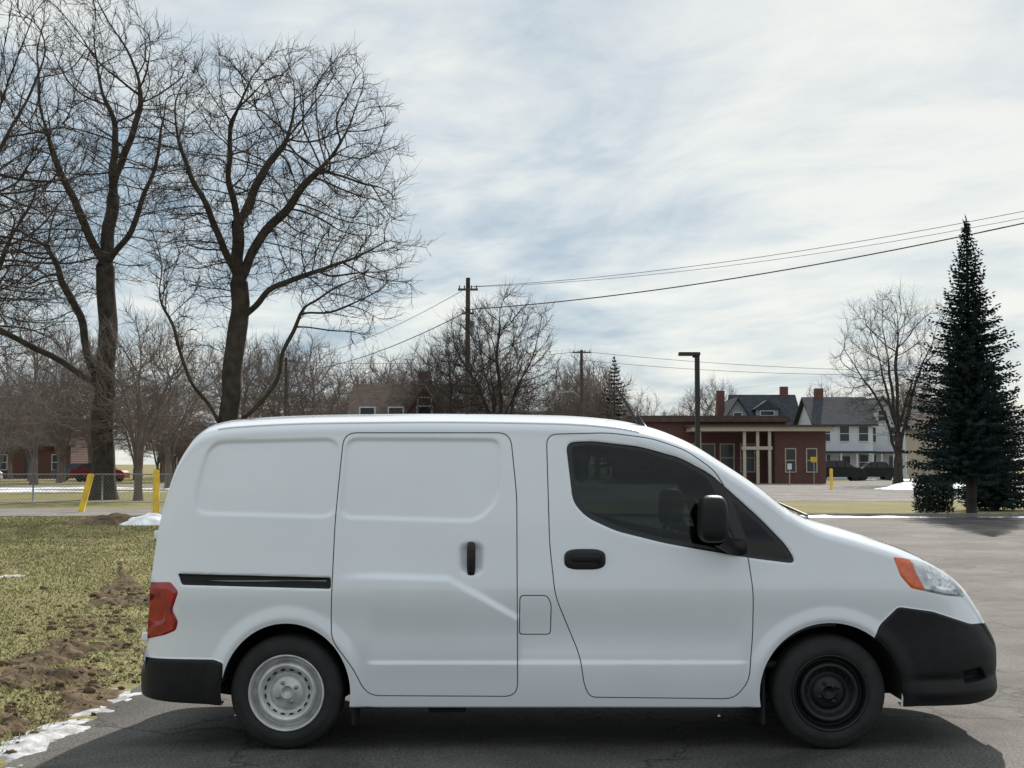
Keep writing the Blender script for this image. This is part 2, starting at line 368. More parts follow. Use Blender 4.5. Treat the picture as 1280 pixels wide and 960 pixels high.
disp+=bz*(.012*np.exp(-((zf-.30)/.03)**2)-.014*np.exp(-((zf-.375)/.025)**2))
disp+=.0022*(fbm(xf*2.1,zf*2.1,71,2)-.5)
for a in (archR,archF):
    d=a(xf,zf); disp+=.014*sst(.10,.02,d)-.006*sst(.02,.0,d)
Wd=np.maximum(Wd+disp.reshape(Wd.shape),.0)
side=np.stack([X,Wd,Z],-1)
tuck=np.stack([xs,np.maximum(Wd[:,0]-.07,0),zb+.012],-1)[:,None,:]
ph=np.linspace(0,math.pi/2,NA+1)[1:]
n_=3.0
Wt=Wd[:,-1]
yy=Wt[:,None]*np.cos(ph)[None,:]**(2/n_);zz=zs[:,None]+capw[:,None]*np.sin(ph)[None,:]**(2/n_)
yy[:,-1]=0
arc=np.stack([np.repeat(xs[:,None],NA,1),yy,zz],-1)
grid=np.concatenate([tuck,side,arc],1)
nx,nr=grid.shape[:2]
V=[tuple(p) for p in grid.reshape(-1,3)]
I=np.arange(nx*nr).reshape(nx,nr)
Fq=np.stack([I[:-1,:-1],I[1:,:-1],I[1:,1:],I[:-1,1:]],-1).reshape(-1,4).tolist()
def split(V,Fc,s):
    s=np.where(np.abs(s)<2e-5,0,s).tolist();cache={};out=[]
    for f in Fc:
        vs=[s[i] for i in f]
        if min(vs)>=0 or max(vs)<=0: out.append(f);continue
        A=[];Bn=[];n=len(f)
        for i in range(n):
            p,q=f[i],f[(i+1)%n];sp_,sq=s[p],s[q]
            if sp_>=0:A.append(p)
            if sp_<=0:Bn.append(p)
            if sp_*sq<0:
                key=(p,q) if p<q else (q,p);c=cache.get(key)
                if c is None:
                    t=sp_/(sp_-sq);a,b_=V[p],V[q]
                    V.append((a[0]+(b_[0]-a[0])*t,a[1]+(b_[1]-a[1])*t,a[2]+(b_[2]-a[2])*t));c=len(V)-1;cache[key]=c
                A.append(c);Bn.append(c)
        if len(A)>2:out.append(A)
        if len(Bn)>2:out.append(Bn)
    return out
def vx(V): a=np.array(V);return a[:,0],a[:,1],a[:,2]
def cent(V,Fc):
    a=np.array(V);return np.array([a[f].mean(0) for f in Fc])
for a in (archR,archF):
    x,y,z=vx(V);s=np.where(y>.3,a(x,z),1.0);Fq=split(V,Fq,s)
C=cent(V,Fq);keep=(C[:,1]<.3)|((archR(C[:,0],C[:,2])>0)&(archF(C[:,0],C[:,2])>0))
Fq=[f for f,kk in zip(Fq,keep) if kk]
regions=[(P_fb,1),(P_rb,1),(P_window,7),(P_glass,2),(P_quarter,2),(P_rail,1),(P_head,6),(P_bowl,8),(P_amber,5),(P_tail,4)]
for P_,m in regions:
    x,y,z=vx(V);Fq=split(V,Fq,sdf(P_,x,z))
P_ws=np.array([(.99,-.2),(.99,.575),(1.10,.62),(1.56,.70),(1.60,.5),(1.63,-.2)])
x,y,z=vx(V);Fq=split(V,Fq,sdf(P_ws,x,y))
g=.0029
gaps=[P_fdoor,P_sdoor,P_fuel]
for P_ in gaps:
    for o in (-g,g,0):
        x,y,z=vx(V);Fq=split(V,Fq,np.clip(sdf(P_,x,z)+o,-.05,.05))
C=cent(V,Fq);mi=np.zeros(len(Fq),int)
for P_,m in regions: mi[sdf(P_,C[:,0],C[:,2])<0]=m
mi[(sdf(P_ws,C[:,0],C[:,1])<0)&(C[:,2]>1.1)]=2
Va=np.array(V)
for P_ in gaps:
    d=np.abs(sdf(P_,C[:,0],C[:,2]));mi[(d<g)&(mi!=2)&(mi!=6)&(mi!=5)]=3
    dv=np.abs(sdf(P_,Va[:,0],Va[:,2]));Va[dv<g*.45,1]-=.008
van=empty('cargo_van',(.25,YC,0))
n=len(Va)
near=np.stack([Va[:,0],YC-Va[:,1],Va[:,2]],1);far=np.stack([Va[:,0],YC+Va[:,1],Va[:,2]],1)
FF=Fq+[[i+n for i in f[::-1]] for f in Fq]
bodyo=mk('body',np.concatenate([near,far]),FF,[M_paint,M_blackp,M_glass,M_gap,M_red,M_orange,M_clear,M_gloss,M_chrome],np.concatenate([mi,mi]),True,van)
me=bodyo.data
ne=len(me.edges);le=np.zeros(len(me.loops),int);me.loops.foreach_get('edge_index',le)
lt=np.zeros(len(me.polygons),int);me.polygons.foreach_get('loop_total',lt)
lm=np.repeat(np.concatenate([mi,mi]),lt)
mn=np.full(ne,99);mxx=np.full(ne,-1);np.minimum.at(mn,le,lm);np.maximum.at(mxx,le,lm)
at=me.attributes.new('sharp_edge','BOOLEAN','EDGE');at.data.foreach_set('value',(mn!=mxx))
lin=(mi!=2)&(C[:,0]>.15)&(C[:,0]<1.75)&(C[:,2]>.5)
LF=[f for f,q in zip(Fq,lin) if q]
Li=Va.copy();Li[:,1]=np.maximum(Li[:,1]-.03,0);Li[:,2]-=.02
used=sorted({i for f in LF for i in f});mpi={o:i for i,o in enumerate(used)};Lu=Li[used]
nearL=np.stack([Lu[:,0],YC-Lu[:,1],Lu[:,2]],1);farL=np.stack([Lu[:,0],YC+Lu[:,1],Lu[:,2]],1)
LFm=[[mpi[i] for i in f] for f in LF];nl=len(used)
mk('cab_lining',np.concatenate([nearL,farL]),LFm+[[i+nl for i in f] for f in LFm],M_int,None,True,van)
b=B();b.box(.12,.16,YC-.72,YC+.72,.4,1.62);b.box(.16,2.0,YC-.74,YC+.74,.42,.46)
b.box(1.25,1.75,YC-.70,YC+.70,.8,1.06);b.obj('cab_interior',M_int,parent=van,bevel=.03)
b=B()
for sy in (-.38,.38):
    c=YC+sy
    b.box(.42,.95,c-.24,c+.24,.62,.80)
    b.add([(.30,c-.23,.78),(.46,c-.23,.78),(.46,c+.23,.78),(.30,c+.23,.78),(.22,c-.20,1.24),(.32,c-.20,1.24),(.32,c+.20,1.24),(.22,c+.20,1.24)],[(0,3,2,1),(4,5,6,7),(0,1,5,4),(1,2,6,5),(2,3,7,6),(3,0,4,7)])
    b.box(.20,.29,c-.12,c+.12,1.26,1.38)
b.obj('seats',M_seat,parent=van,bevel=.04)
b=B();cyw=YC+.38
ring=[]
for i in range(25):
    t=2*math.pi*i/24;q=.19
    ring.append((1.00+math.sin(t)*q*.45,cyw+math.cos(t)*q,1.17+math.sin(t)*q*.9))
b.tube(ring,.014,6,cap=False);b.tube([(1.00,cyw,1.17),(1.30,cyw,1.0)],.03,8);b.tube([(1.00,cyw-.18,1.17),(1.00,cyw+.18,1.17)],.02,6)
b.obj('steering_wheel',M_gloss,True,van)
b=B();b.box(-1.9,2.5,YC-.45,YC+.45,.24,.5);b.box(-.84,1.30,YC-.80,YC+.80,.245,.36)
b.box(-.45,-.25,YC-.78,YC-.5,.19,.25);b.box(-.80,-.45,YC-.7,YC-.35,.2,.28);b.box(-1.95,-1.55,YC-.6,YC+.6,.3,.5)
for s_ in (-1,1):
    for x_ in (1.345,-.865): b.box(x_,x_+.02,YC+s_*.70-.13,YC+s_*.70+.13,.13,.44)  # flaps added at the wheel openings to block sun leaking under the van
b.obj('chassis',M_under,parent=van,bevel=.006)
def well(cx_,rx,rz,sgn,a0,a1):
    b=B();y0=YC-sgn*.835;y1=YC-sgn*.50;V_=[];Fc=[]
    N=28
    for i in range(N+1):
        t=math.radians(a0+(a1-a0)*i/N)
        px,pz=cx_+rx*1.015*math.cos(t),.305+rz*1.015*math.sin(t)
        V_+=[(px,y0,pz),(px,y1,pz)]
    for i in range(N): Fc.append((2*i,2*i+1,2*i+3,2*i+2))
    V_.append((cx_,y1,.305));
    for i in range(N): Fc.append((2*i+1,len(V_)-1,2*i+3))
    b.add(V_,Fc);return b
for nm,c,rx,rz,a0,a1 in (('rear',XWR,.347,.375,-8,172),('front',XWF,.382,.378,-6,188)):
    for sg in (1,-1):
        well(c,rx,rz,sg,a0,a1).obj('wheel_well_'+nm,M_under,parent=van,smooth=True)
def revolve(b,prof,cx_,cy_,cz_,sg,m=0,N=64):
    V_=[];Fc=[];K=len(prof)
    for i in range(N):
        t=2*math.pi*i/N
        for r,wv in prof: V_.append((cx_+r*math.cos(t),cy_-sg*wv,cz_+r*math.sin(t)))
    for i in range(N):
        j=(i+1)%N
        for q in range(K-1): Fc.append((i*K+q,j*K+q,j*K+q+1,i*K+q+1))
    b.add(V_,Fc,m)
def disc(b,x,y,z,r1,r2,ang,sg,th,m):
    V_=[];N=14
    for e_ in (0,1):
        for i in range(N):
            t=2*math.pi*i/N;p=r1*math.cos(t);q=r2*math.sin(t)
            V_.append((x+p*math.cos(ang)-q*math.sin(ang),y-sg*th*e_,z+p*math.sin(ang)+q*math.cos(ang)))
    Fc=[tuple(range(N)),tuple(range(N,2*N))]+[(i,(i+1)%N,N+(i+1)%N,N+i) for i in range(N)]
    b.add(V_,Fc,m)
def wheel(nm,cx_,sg,silver):
    cy_=YC-sg*.835
    b=B()
    revolve(b,[(.190,-.02),(.198,-.003),(.206,.004),(.225,.008),(.252,.011),(.256,.008),(.275,.004),(.290,-.006),(.300,-.020),(.305,-.036),(.305,-.052),(.298,-.054),(.298,-.062),(.305,-.064),(.305,-.09),(.298,-.092),(.298,-.1),(.305,-.102),(.305,-.15),(.300,-.172),(.28,-.19),(.2,-.18)],cx_,cy_,ZW,sg,0,96)
    b.obj('tyre_'+nm,M_tire,True,van)
    b=B()
    revolve(b,[(.203,.002),(.205,.008),(.201,.012),(.195,.009),(.191,-.002),(.187,-.040),(.178,-.055),(.168,-.052),(.163,-.030),(.157,-.010),(.148,-.002),(.138,-.005),(.128,-.022),(.118,-.044),(.105,-.056),(.092,-.052),(.082,-.036),(.072,-.030),(.040,-.030),(.036,-.022),(.031,-.022),(.029,-.045),(0.001,-.046)],cx_,cy_,ZW,sg,0,96)
    for i in range(16):
        t=2*math.pi*(i+.5)/16;disc(b,cx_+.1225*math.cos(t),cy_+sg*.034,ZW+.1225*math.sin(t),.0085,.014,t,sg,.004,1)
    for i in range(4):
        t=2*math.pi*(i+.3)/4;disc(b,cx_+.056*math.cos(t),cy_+sg*.030,ZW+.056*math.sin(t),.0105,.0105,t,sg,.016,2)
    b.obj('rim_'+nm,[M_silver if silver else M_bsteel,M_under,M_galv if silver else M_bsteel],True,van)
wheel('rear_near',XWR,1,True);wheel('front_near',XWF,1,False);wheel('rear_far',XWR,-1,True);wheel('front_far',XWF,-1,False)
b=B();b.tube([(XWR,YC-.7,.30),(XWR,YC+.7,.30)],.04,8)
b.tube([(-1.65,YC-.62,.34),(-1.45,YC-.62,.27),(-1.2,YC-.62,.235),(-.7,YC-.55,.30)],.02,6)
b.tube([(-1.66,YC-.66,.39),(-1.45,YC-.66,.33)],.012,6);b.tube([(-1.66,YC-.66,.30),(-1.3,YC-.66,.25)],.02,6)
b.obj('rear_suspension',M_under,True,van)
def wy(x,z,off=0): return YC-float(halfw(x,z))-off
def superbox(b,cx_,cy_,cz_,rx,ry,rz,e=.45,N=24,Mv=14,m=0,taper=0):
    V_=[];Fc=[]
    sgp=lambda v,p:math.copysign(abs(v)**p,v)
    for i in range(Mv+1):
        f=-math.pi/2+math.pi*i/Mv
        for j in range(N):
            t=2*math.pi*j/N
            zz_=sgp(math.sin(f),e);sc=1+taper*zz_
            V_.append((cx_+rx*sc*sgp(math.cos(f),e)*sgp(math.cos(t),e),cy_+ry*sc*sgp(math.cos(f),e)*sgp(math.sin(t),e),cz_+rz*zz_))
    for i in range(Mv):
        for j in range(N): Fc.append((i*N+j,i*N+(j+1)%N,(i+1)*N+(j+1)%N,(i+1)*N+j))
    b.add(V_,Fc,m)
hx,hz=bp(589,698)
b=B();superbox(b,hx,wy(hx,hz,.006),hz,.024,.012,.090,.45);b.obj('sliding_door_handle',M_gloss,True,van)
b=B();superbox(b,hx,wy(hx,hz,.017),hz-.02,.010,.008,.035,.5);b.obj('sliding_door_latch',M_blackp,True,van)
hx,hz=bp(731,699)
b=B();superbox(b,hx,wy(hx,hz,.008),hz,.112,.006,.056,.6);b.obj('front_handle_bezel',M_gloss,True,van)
b=B();superbox(b,hx+.005,wy(hx,hz,.026),hz+.006,.085,.014,.020,.6);superbox(b,hx+.078,wy(hx,hz,.02),hz+.006,.018,.014,.03,.6);b.obj('front_door_handle',M_blackp,True,van)
rx0,rz0=bp(262,725);rx1,_=bp(408,729)
b=B();b.box(rx0,rx1,wy(rx0,rz0,.0),wy(rx0,rz0,.0)+.01,rz0-.008,rz0-.002);b.obj('sliding_rail',M_galv,parent=van)
for sg in (1,-1):
    b=B();ym=YC-sg*1.0
    superbox(b,1.065,ym,1.245,.078,.10,.125,.55,28,18,0,-.06)
    b.tube([(1.10,YC-sg*.96,1.14),(1.18,YC-sg*.88,1.09),(1.24,YC-sg*.83,1.085)],[.045,.04,.05],10)
    b.obj('door_mirror',M_blackp,True,van)
b=B();b.tube([(.76,YC-.35,1.74),(.72,YC-.35,1.81)],[.024,.015],8);b.tube([(.72,YC-.35,1.79),(.60,YC-.35,1.98)],[.012,.008],6);b.obj('antenna',M_dark,True,van)
b=B();b.tube([(1.66,YC-.55,1.245),(1.50,YC-.05,1.34)],.008,6);b.tube([(1.67,YC-.5,1.225),(1.68,YC+.5,1.23)],.012,6);b.obj('wiper',M_dark,True,van)
b=B()
for zz_,xx_ in ((1.15,-1.925),(.60,-1.985)):
    superbox(b,xx_,YC-.78,zz_,.026,.02,.024,.4)
b.obj('rear_hinge',M_paint,True,van)
for sg in (1,-1):
    b=B();pts=[]
    for xx in np.linspace(-1.62,.70,40):
        z0=float(ZT(xx))-.135;a_=math.acos(.955**(1.5));W0=float(halfw(xx,z0))
        pts.append((xx,YC-sg*W0*.955,z0+.135*math.sin(a_)**(2/3)+.002))
    b.tube(pts,.006,6);b.obj('roof_gutter',M_paint,True,van)

# ------------------------------------------------------------------ GROUND
EY=[-40,5,9.3,15,22,30,36,41];EX=[-3.2,-2.75,-2.5,-3.7,-5.2,-7.1,-8.6,-10.0]
def edge_x(y): return np.interp(y,EY,EX)+.14*(fbm(np.asarray(y)*3,0*np.asarray(y),3)-.5)*2
mk('ground',[(-1500,-1500,-.012),(1500,-1500,-.012),(1500,1500,-.012),(-1500,1500,-.012)],[[0,1,2,3]],M_grass)
ys=np.arange(-40,40.6,.12);pl=[(float(edge_x(y)),float(y)) for y in ys]
V_=[];Fc=[]
for x_,y_ in pl: V_+=[(x_,y_,0),(60,y_,0)]
for i in range(len(pl)-1): Fc.append((2*i,2*i+1,2*i+3,2*i+2))
mk('asphalt_lot',V_,Fc,M_asph)
mk('side_road',[(-120,41.2,-.004),(-10.7,41.2,-.004),(-10.7,48,-.004),(-120,48,-.004)],[[0,1,2,3]],M_conc)
mk('far_lot',[(-14,57,-.006),(120,57,-.006),(120,122,-.006),(-14,122,-.006)],[[0,1,2,3]],M_conc)
mk('far_street',[(-160,92,-.006),(-15,92,-.006),(-15,101,-.006),(-160,101,-.006)],[[0,1,2,3]],M_conc)
box('kerb',-10,62,40.55,40.72,-.01,.10,M_conc,bevel=.02)

def hf(name,x0,x1,y0,y1,res,fn,mat,parent=None):
    X_=np.arange(x0,x1,res);Y_=np.arange(y0,y1,res);gx,gy=np.meshgrid(X_,Y_,indexing='ij')
    gx=gx+(rng.random(gx.shape)-.5)*res*.5;gy=gy+(rng.random(gy.shape)-.5)*res*.5
    gz=fn(gx,gy);I_=np.arange(gx.size).reshape(gx.shape)
    q=np.stack([I_[:-1,:-1],I_[1:,:-1],I_[1:,1:],I_[:-1,1:]],-1).reshape(-1,4)
    zf_=gz.ravel();q=q[(zf_[q].max(1)>-.016)]
    if len(q)==0: return
    u_,inv=np.unique(q,return_inverse=True)
    Vv=np.stack([gx.ravel(),gy.ravel(),np.maximum(zf_,-.06)],1)[u_]
    return mk(name,Vv,inv.reshape(q.shape),mat,None,True,parent)
def soil(x,y):
    e_=np.interp(y,EY,EX);d=e_-x
    wid=np.interp(y,[6,8.5,12,15,17.5,20],[.70,.60,.40,.55,.25,0.02])
    cen=np.interp(y,[6,8.5,12,16,22],[.85,.75,.55,.45,.9])
    m=np.exp(-((d-cen)/(wid+.01))**2)
    nn=fbm(x*2.2,y*1.2,21,4);n3=fbm(x*9,y*9,31,4)
    return .26*m*(nn-.46)+.13*(n3-.5)*m-.030
hf('dirt_mound',-7,-2.4,6,22,.03,soil,M_soil)
def soil2(x,y): return .34*np.exp(-(((x+10.4)/1.0)**2+((y-36.4)/.9)**2))*(.5+fbm(x*2,y*2,5))-.08
hf('dirt_mound',-13,-8,34,39,.1,soil2,M_soil)
def snowe(x,y):
    e_=np.interp(y,EY,EX);d=e_-x
    c=.02+.20*(fbm(y*1.3,y*0,9)-.5)
    m=np.exp(-((d-c)/.13)**2)*sst(10.0,9.2,y)
    return .13*m*(fbm(x*3.2,y*2.2,12)-.38)-.014+.04*(fbm(x*14,y*11,4)-.5)*m
hf('snow_strip',-4,-1.9,5,11,.03,snowe,M_slush)
def snowp(x,y): return .32*np.exp(-(((x+9.25)/.72)**2+((y-36)/.8)**2))*(.55+fbm(x*3.5,y*3.5,6))-.10
hf('snow_pile',-12,-7,33.5,39,.07,snowp,M_snow)
def snowk(x,y): return .20*np.exp(-((y-40.25)/.20)**2)*(fbm(x*.7,y,8)-.40)*sst(5,8,x)-.005
hf('kerb_snow',4,40,39.4,41.2,.09,snowk,M_snow)
def snowb(x,y): return .9*np.exp(-(((x-25.5)/3.6)**2+((y-84)/3)**2))*(.4+fbm(x*.6,y*.6,8))-.30
hf('snow_bank',16,36,76,92,.3,snowb,M_snow)
hf('snow_patch',-9.5,-6,18.2,21,.05,lambda x,y:.10*np.exp(-(((x+6.8)/.3)**2+((y-19.4)/.3)**2))*(fbm(x*5,y*4,45,3))-.045,M_slush)
hf('snow_patch',-60,-18,75,90,.4,lambda x,y:.5*(fbm(x*.15,y*.5,51,3)-.66)-.010,M_snow)
hf('snow_patch',10,60,125,128,.3,lambda x,y:.6*(fbm(x*.2,y*.5,47,3)-.45)-.010,M_snow)
b=B()
for i in range(520):
    y=rnd.uniform(7,17.5) if rnd.random()<.93 else rnd.uniform(35.5,37.5)
    if y<30: x=float(np.interp(y,EY,EX))-abs(rnd.gauss(.55,.4))+.05
    else: x=-10.2+rnd.gauss(0,.6)
    r=min(rnd.lognormvariate(-4.2,.55),.045);zc_=max(float(soil(np.array(x),np.array(y))),-.012)+r*.25
    V_=[];N=6
    for a_ in range(4):
        f=-1.2+2.4*a_/3
        for j in range(N):
            t=2*math.pi*j/N+a_*.4;q=r*rnd.uniform(.6,1.35);V_.append((x+q*math.cos(f)*math.cos(t)*1.2,y+q*math.cos(f)*math.sin(t),zc_+q*.6*math.sin(f)))
    Fc=[(a_*N+j,a_*N+(j+1)%N,(a_+1)*N+(j+1)%N,(a_+1)*N+j) for a_ in range(3) for j in range(N)]+[tuple(range(3*N,4*N))]
    b.add(V_,Fc)
b.obj('soil_clods',M_soil,True)
def blades(name,n,y0,y1,xr,hsc,wsc,mat):
    y=y0+(y1-y0)*rng.random(n)**1.6;d=rng.random(n)*xr*(.35+y/y1)
    x=edge_x(y)-.02-d
    sv=soil(x,y);dn=fbm(x*1.5,y*1.5,61);keep=((sv<-.004)|(rng.random(n)<.22))&(rng.random(n)<.25+1.3*dn)&~((y<10)&(d<.15))
    x=x[keep];y=y[keep];sv=sv[keep];n=len(x);base=np.maximum(sv,-.012)
    a=rng.random(n)*2*math.pi;h=hsc*(.3+rng.random(n))*(1+.2*y/15);ww=wsc*(.6+.8*rng.random(n))*(1+y/14)
    le_=rng.normal(0,.9,(n,2))*h[:,None]
    p0=np.stack([x-np.cos(a)*ww,y-np.sin(a)*ww,base],1);p1=np.stack([x+np.cos(a)*ww,y+np.sin(a)*ww,base],1)
    p2=np.stack([x+le_[:,0],y+le_[:,1],h+base],1)
    Vv=np.stack([p0,p1,p2],1).reshape(-1,3);return mk(name,Vv,np.arange(3*n).reshape(-1,3),mat)
blades('grass',120000,7.0,41,7.0,.026,.0033,M_blade)

# ------------------------------------------------------------------ TREES
def colonize(skel,env,natt,step,kill,infl,seed,trop=.14,iters=190):
    r=np.random.default_rng(seed)
    pos=[];par=[]
    for li,line in enumerate(skel):
        L=[np.array(p,float) for p in line]
        pts=[L[0]];ph_=r.random(3)*6.28;s_=0;amp=.04 if li==0 else .08
        for a,b_ in zip(L[:-1],L[1:]):
            m=max(1,int(np.linalg.norm(b_-a)/step))
            for q in range(1,m+1):
                s_+=step;wob=np.array([math.sin(s_*2.1+ph_[0])+.5*math.sin(s_*4.7+ph_[1]),math.sin(s_*1.7+ph_[2]),0])*amp*min(1,s_)
                pts.append(a+(b_-a)*q/m+wob+r.normal(0,step*.08,3)*np.array([1,1,.3]))
        if li==0: pos.append(pts[0]);par.append(-1);last=0
        else:
            last=int(np.argmin(((np.array(pos)-pts[0])**2).sum(1)))
        for p in pts[1:]: pos.append(p);par.append(last);last=len(pos)-1
    A=[];tot=sum(e[3]*e[4]*e[5] for e in env)
    for e in env:
        m=int(natt*e[3]*e[4]*e[5]/tot);v=r.normal(size=(m,3));v/=np.linalg.norm(v,axis=1)[:,None]
        lob=1+.10*np.sin(v[:,0:1]*5+e[2])+.08*np.sin(v[:,2:3]*7+v[:,1:2]*4)
        A.append(np.array(e[:3])+v*(r.random((m,1))**.42)*np.array(e[3:6])*lob)
    A=np.concatenate(A);A=A[A[:,2]>1.5]
    P=np.array(pos)
    d2=((A[:,None,:]-P[None,:,:])**2).sum(2)
    near=d2.argmin(1);dist=np.sqrt(d2.min(1));alive=np.ones(len(A),bool)
    kids={}
    for it in range(iters):
        act=alive&(dist<infl)
        if not act.any(): break
        idx=near[act];vec=(A[act]-np.array(pos)[idx]);vec/=np.maximum(np.linalg.norm(vec,axis=1),1e-6)[:,None]
        un,inv=np.unique(idx,return_inverse=True);sm=np.zeros((len(un),3));np.add.at(sm,inv,vec)
        newp=[];s0=len(pos)
        for u_,v in zip(un,sm):
            pd=pos[u_]-pos[par[u_]] if par[u_]>=0 else np.array([0,0,1.0]);pd=pd/max(np.linalg.norm(pd),1e-6)
            v=v/max(np.linalg.norm(v),1e-6)+pd*.55+np.array([0,0,trop])+r.normal(0,.15,3)
            v/=np.linalg.norm(v);q=pos[u_]+v*step
            ks=kids.setdefault(int(u_),[])
            if len(ks)>=3 or any(np.dot(kv,v)>.93 for kv in ks):
                m=alive&(near==u_)&(dist<infl); ii=np.where(m)[0]
                if len(ii): alive[ii[np.argmin(dist[ii])]]=False
                continue
            ks.append(v);newp.append(q);pos.append(q);par.append(int(u_))
        if newp:
            Np=np.array(newp);ai=np.where(alive)[0]
            dd=np.sqrt(((A[ai][:,None,:]-Np[None])**2).sum(2));j=dd.argmin(1);dm=dd[np.arange(len(ai)),j]
            up=dm<dist[ai];near[ai[up]]=s0+j[up];dist[ai[up]]=dm[up]
        alive&=dist>kill
    return np.array(pos),np.array(par)
def treemesh(name,skel,env,natt=1500,step=.25,kill=.5,infl=6,seed=1,tip=.010,trunk=.35,twig=.8,ntw=2,pw=2.35,mat=None):
    pos,par=colonize(skel,env,natt,step,kill,infl,seed)
    r=np.random.default_rng(seed+100);n=len(pos)
    ch=[[] for _ in range(n)]
    for i in range(1,n): ch[par[i]].append(i)
    for _ in range(2):
        np_=pos.copy()
        for i in range(1,n):
            if ch[i]: np_[i]=.5*pos[i]+.25*pos[par[i]]+.25*pos[ch[i][0]]
        pos=np_
    rp=np.zeros(n)
    for i in range(n-1,-1,-1):
        if not ch[i]: rp[i]=tip**pw
        if par[i]>=0: rp[par[i]]+=rp[i]
    rad=rp**(1/pw);
    ex=math.log(trunk/tip)/max(math.log(rad[0]/tip),1e-3);rad=tip*(rad/tip)**ex
    flare=1+.5*np.exp(-pos[:,2]/.5);rad=rad*np.where(rad>trunk*.6,flare,1)
    i=np.arange(1,n);P0=pos[par[i]];P1=pos[i];R0=np.minimum(rad[par[i]],rad[i]*1.35);R1=rad[i]
    segs=[(P0,P1,R0,R1)]
    thin=np.where(rad[1:]<tip*2.4)[0]+1
    p=np.repeat(thin,ntw);m=len(p)
    dirp=pos[p]-pos[par[p]];dirp/=np.maximum(np.linalg.norm(dirp,axis=1),1e-6)[:,None]
    d=dirp*.9+r.normal(0,.5,(m,3))+np.array([0,0,.22]);d/=np.linalg.norm(d,axis=1)[:,None]
    L=twig*(.35+.9*r.random(m))[:,None]
    a=pos[p]
    b1=a+d*L*.4+r.normal(0,.03,(m,3));d2=d+r.normal(0,.28,(m,3))+np.array([0,0,.15]);b2=b1+d2*L*.35;d3=d2+r.normal(0,.3,(m,3));b3=b2+d3*L*.3
    t=tip
    segs+=[(a,b1,np.full(m,t*.75),np.full(m,t*.6)),(b1,b2,np.full(m,t*.6),np.full(m,t*.5)),(b2,b3,np.full(m,t*.5),np.full(m,t*.25))]
    s2=b1+(d+r.normal(0,.6,(m,3)))*L*.35
    segs.append((b1,s2,np.full(m,t*.5),np.full(m,t*.25)))
    VV=[];FFc=[];off=0
    for (p0,p1,r0,r1) in segs:
        for lo,hi,k_ in ((0,.03,3),(.03,.1,5),(.1,9,9)):
            s=(np.maximum(r0,r1)>=lo)&(np.maximum(r0,r1)<hi)
            if not s.any(): continue
            a0,a1,q0,q1=p0[s],p1[s],r0[s],r1[s];mm=len(a0)
            dv=a1-a0;dv/=np.maximum(np.linalg.norm(dv,axis=1),1e-6)[:,None]
            ref=np.where(np.abs(dv[:,2:3])>.9,np.array([[1.0,0,0]]),np.array([[0,0,1.0]]))
            ref=np.array([0.0,1,0])[None]*np.ones((mm,1)) if k_==9 else ref
            u_=np.cross(dv,ref);u_/=np.maximum(np.linalg.norm(u_,axis=1),1e-6)[:,None];v_=np.cross(dv,u_)
            a0=a0-dv*(q0*.15)[:,None]
            th=2*np.pi*np.arange(k_)/k_
            ringv=(u_[:,None,:]*np.cos(th)[None,:,None]+v_[:,None,:]*np.sin(th)[None,:,None])
            Vv=np.concatenate([a0[:,None,:]+ringv*q0[:,None,None],a1[:,None,:]+ringv*q1[:,None,None]],1)
            base=off+np.arange(mm)[:,None]*2*k_
            jj=np.arange(k_);q=np.stack([jj,(jj+1)%k_,k_+(jj+1)%k_,k_+jj],-1)
            FFc.append((base[:,:,None]+q[None]).reshape(-1,4));VV.append(Vv.reshape(-1,3));off+=mm*2*k_
    V_=np.concatenate(VV);Fc=np.concatenate(FFc)
    me=bpy.data.meshes.new(name);me.from_pydata(V_.tolist(),[],Fc.tolist());me.materials.append(mat or M_bark)
    me.polygons.foreach_set('use_smooth',np.ones(len(me.polygons),bool));me.update()
    print(name,'nodes',n,'faces',len(Fc))
    return me
def place(name,me,loc,sc=1,rot=0,parent=None):
    o=bpy.data.objects.new(name,me);o.location=loc;o.scale=(sc,sc,sc) if not hasattr(sc,'__len__') else sc;o.rotation_euler=(0,0,rot);scene.collection.objects.link(o)
    if parent is not None:o.parent=parent
    return o
def lines(ls,seed):
    r=random.Random(seed);out=[];out.append([(x_,0,z_) for x_,z_ in ls[0]])
    for l in ls[1:]:
        dy=r.uniform(-1,1);pp=[]
        for i,(x_,z_) in enumerate(l): pp.append((x_,dy*i*.9,z_))
        out.append(pp)
    return out
treeA=treemesh('tree_a',lines([[(0,0),(0,1.5),(0,3.1),(.2,5),(.3,6.2),(.35,7.5)],
  [(.35,7.5),(-.2,8.9),(-.9,10.4),(-1.4,12)],[(.35,7.5),(.3,9.5),(.2,12.3)],
  [(.35,7.5),(1.2,9.2),(2.3,10.4),(3.3,11.3)],[(.3,6.2),(1.5,7.2),(3.0,7.7)],
  [(0,2.4),(-1.0,4.2),(-1.9,6.8)],[(0.05,2.4),(1.6,4.2),(2.4,6.6)],[(.3,9.5),(1.0,11.3),(1.6,12.8)]],4),
  [(1.4,0,11.2,4.5,4.2,4.5),(3.9,0,8.3,2.5,3,2.9),(-1.1,0,8.8,1.8,3,3.9)],3300,.21,.36,9,11,.0100,.34,.65,2)
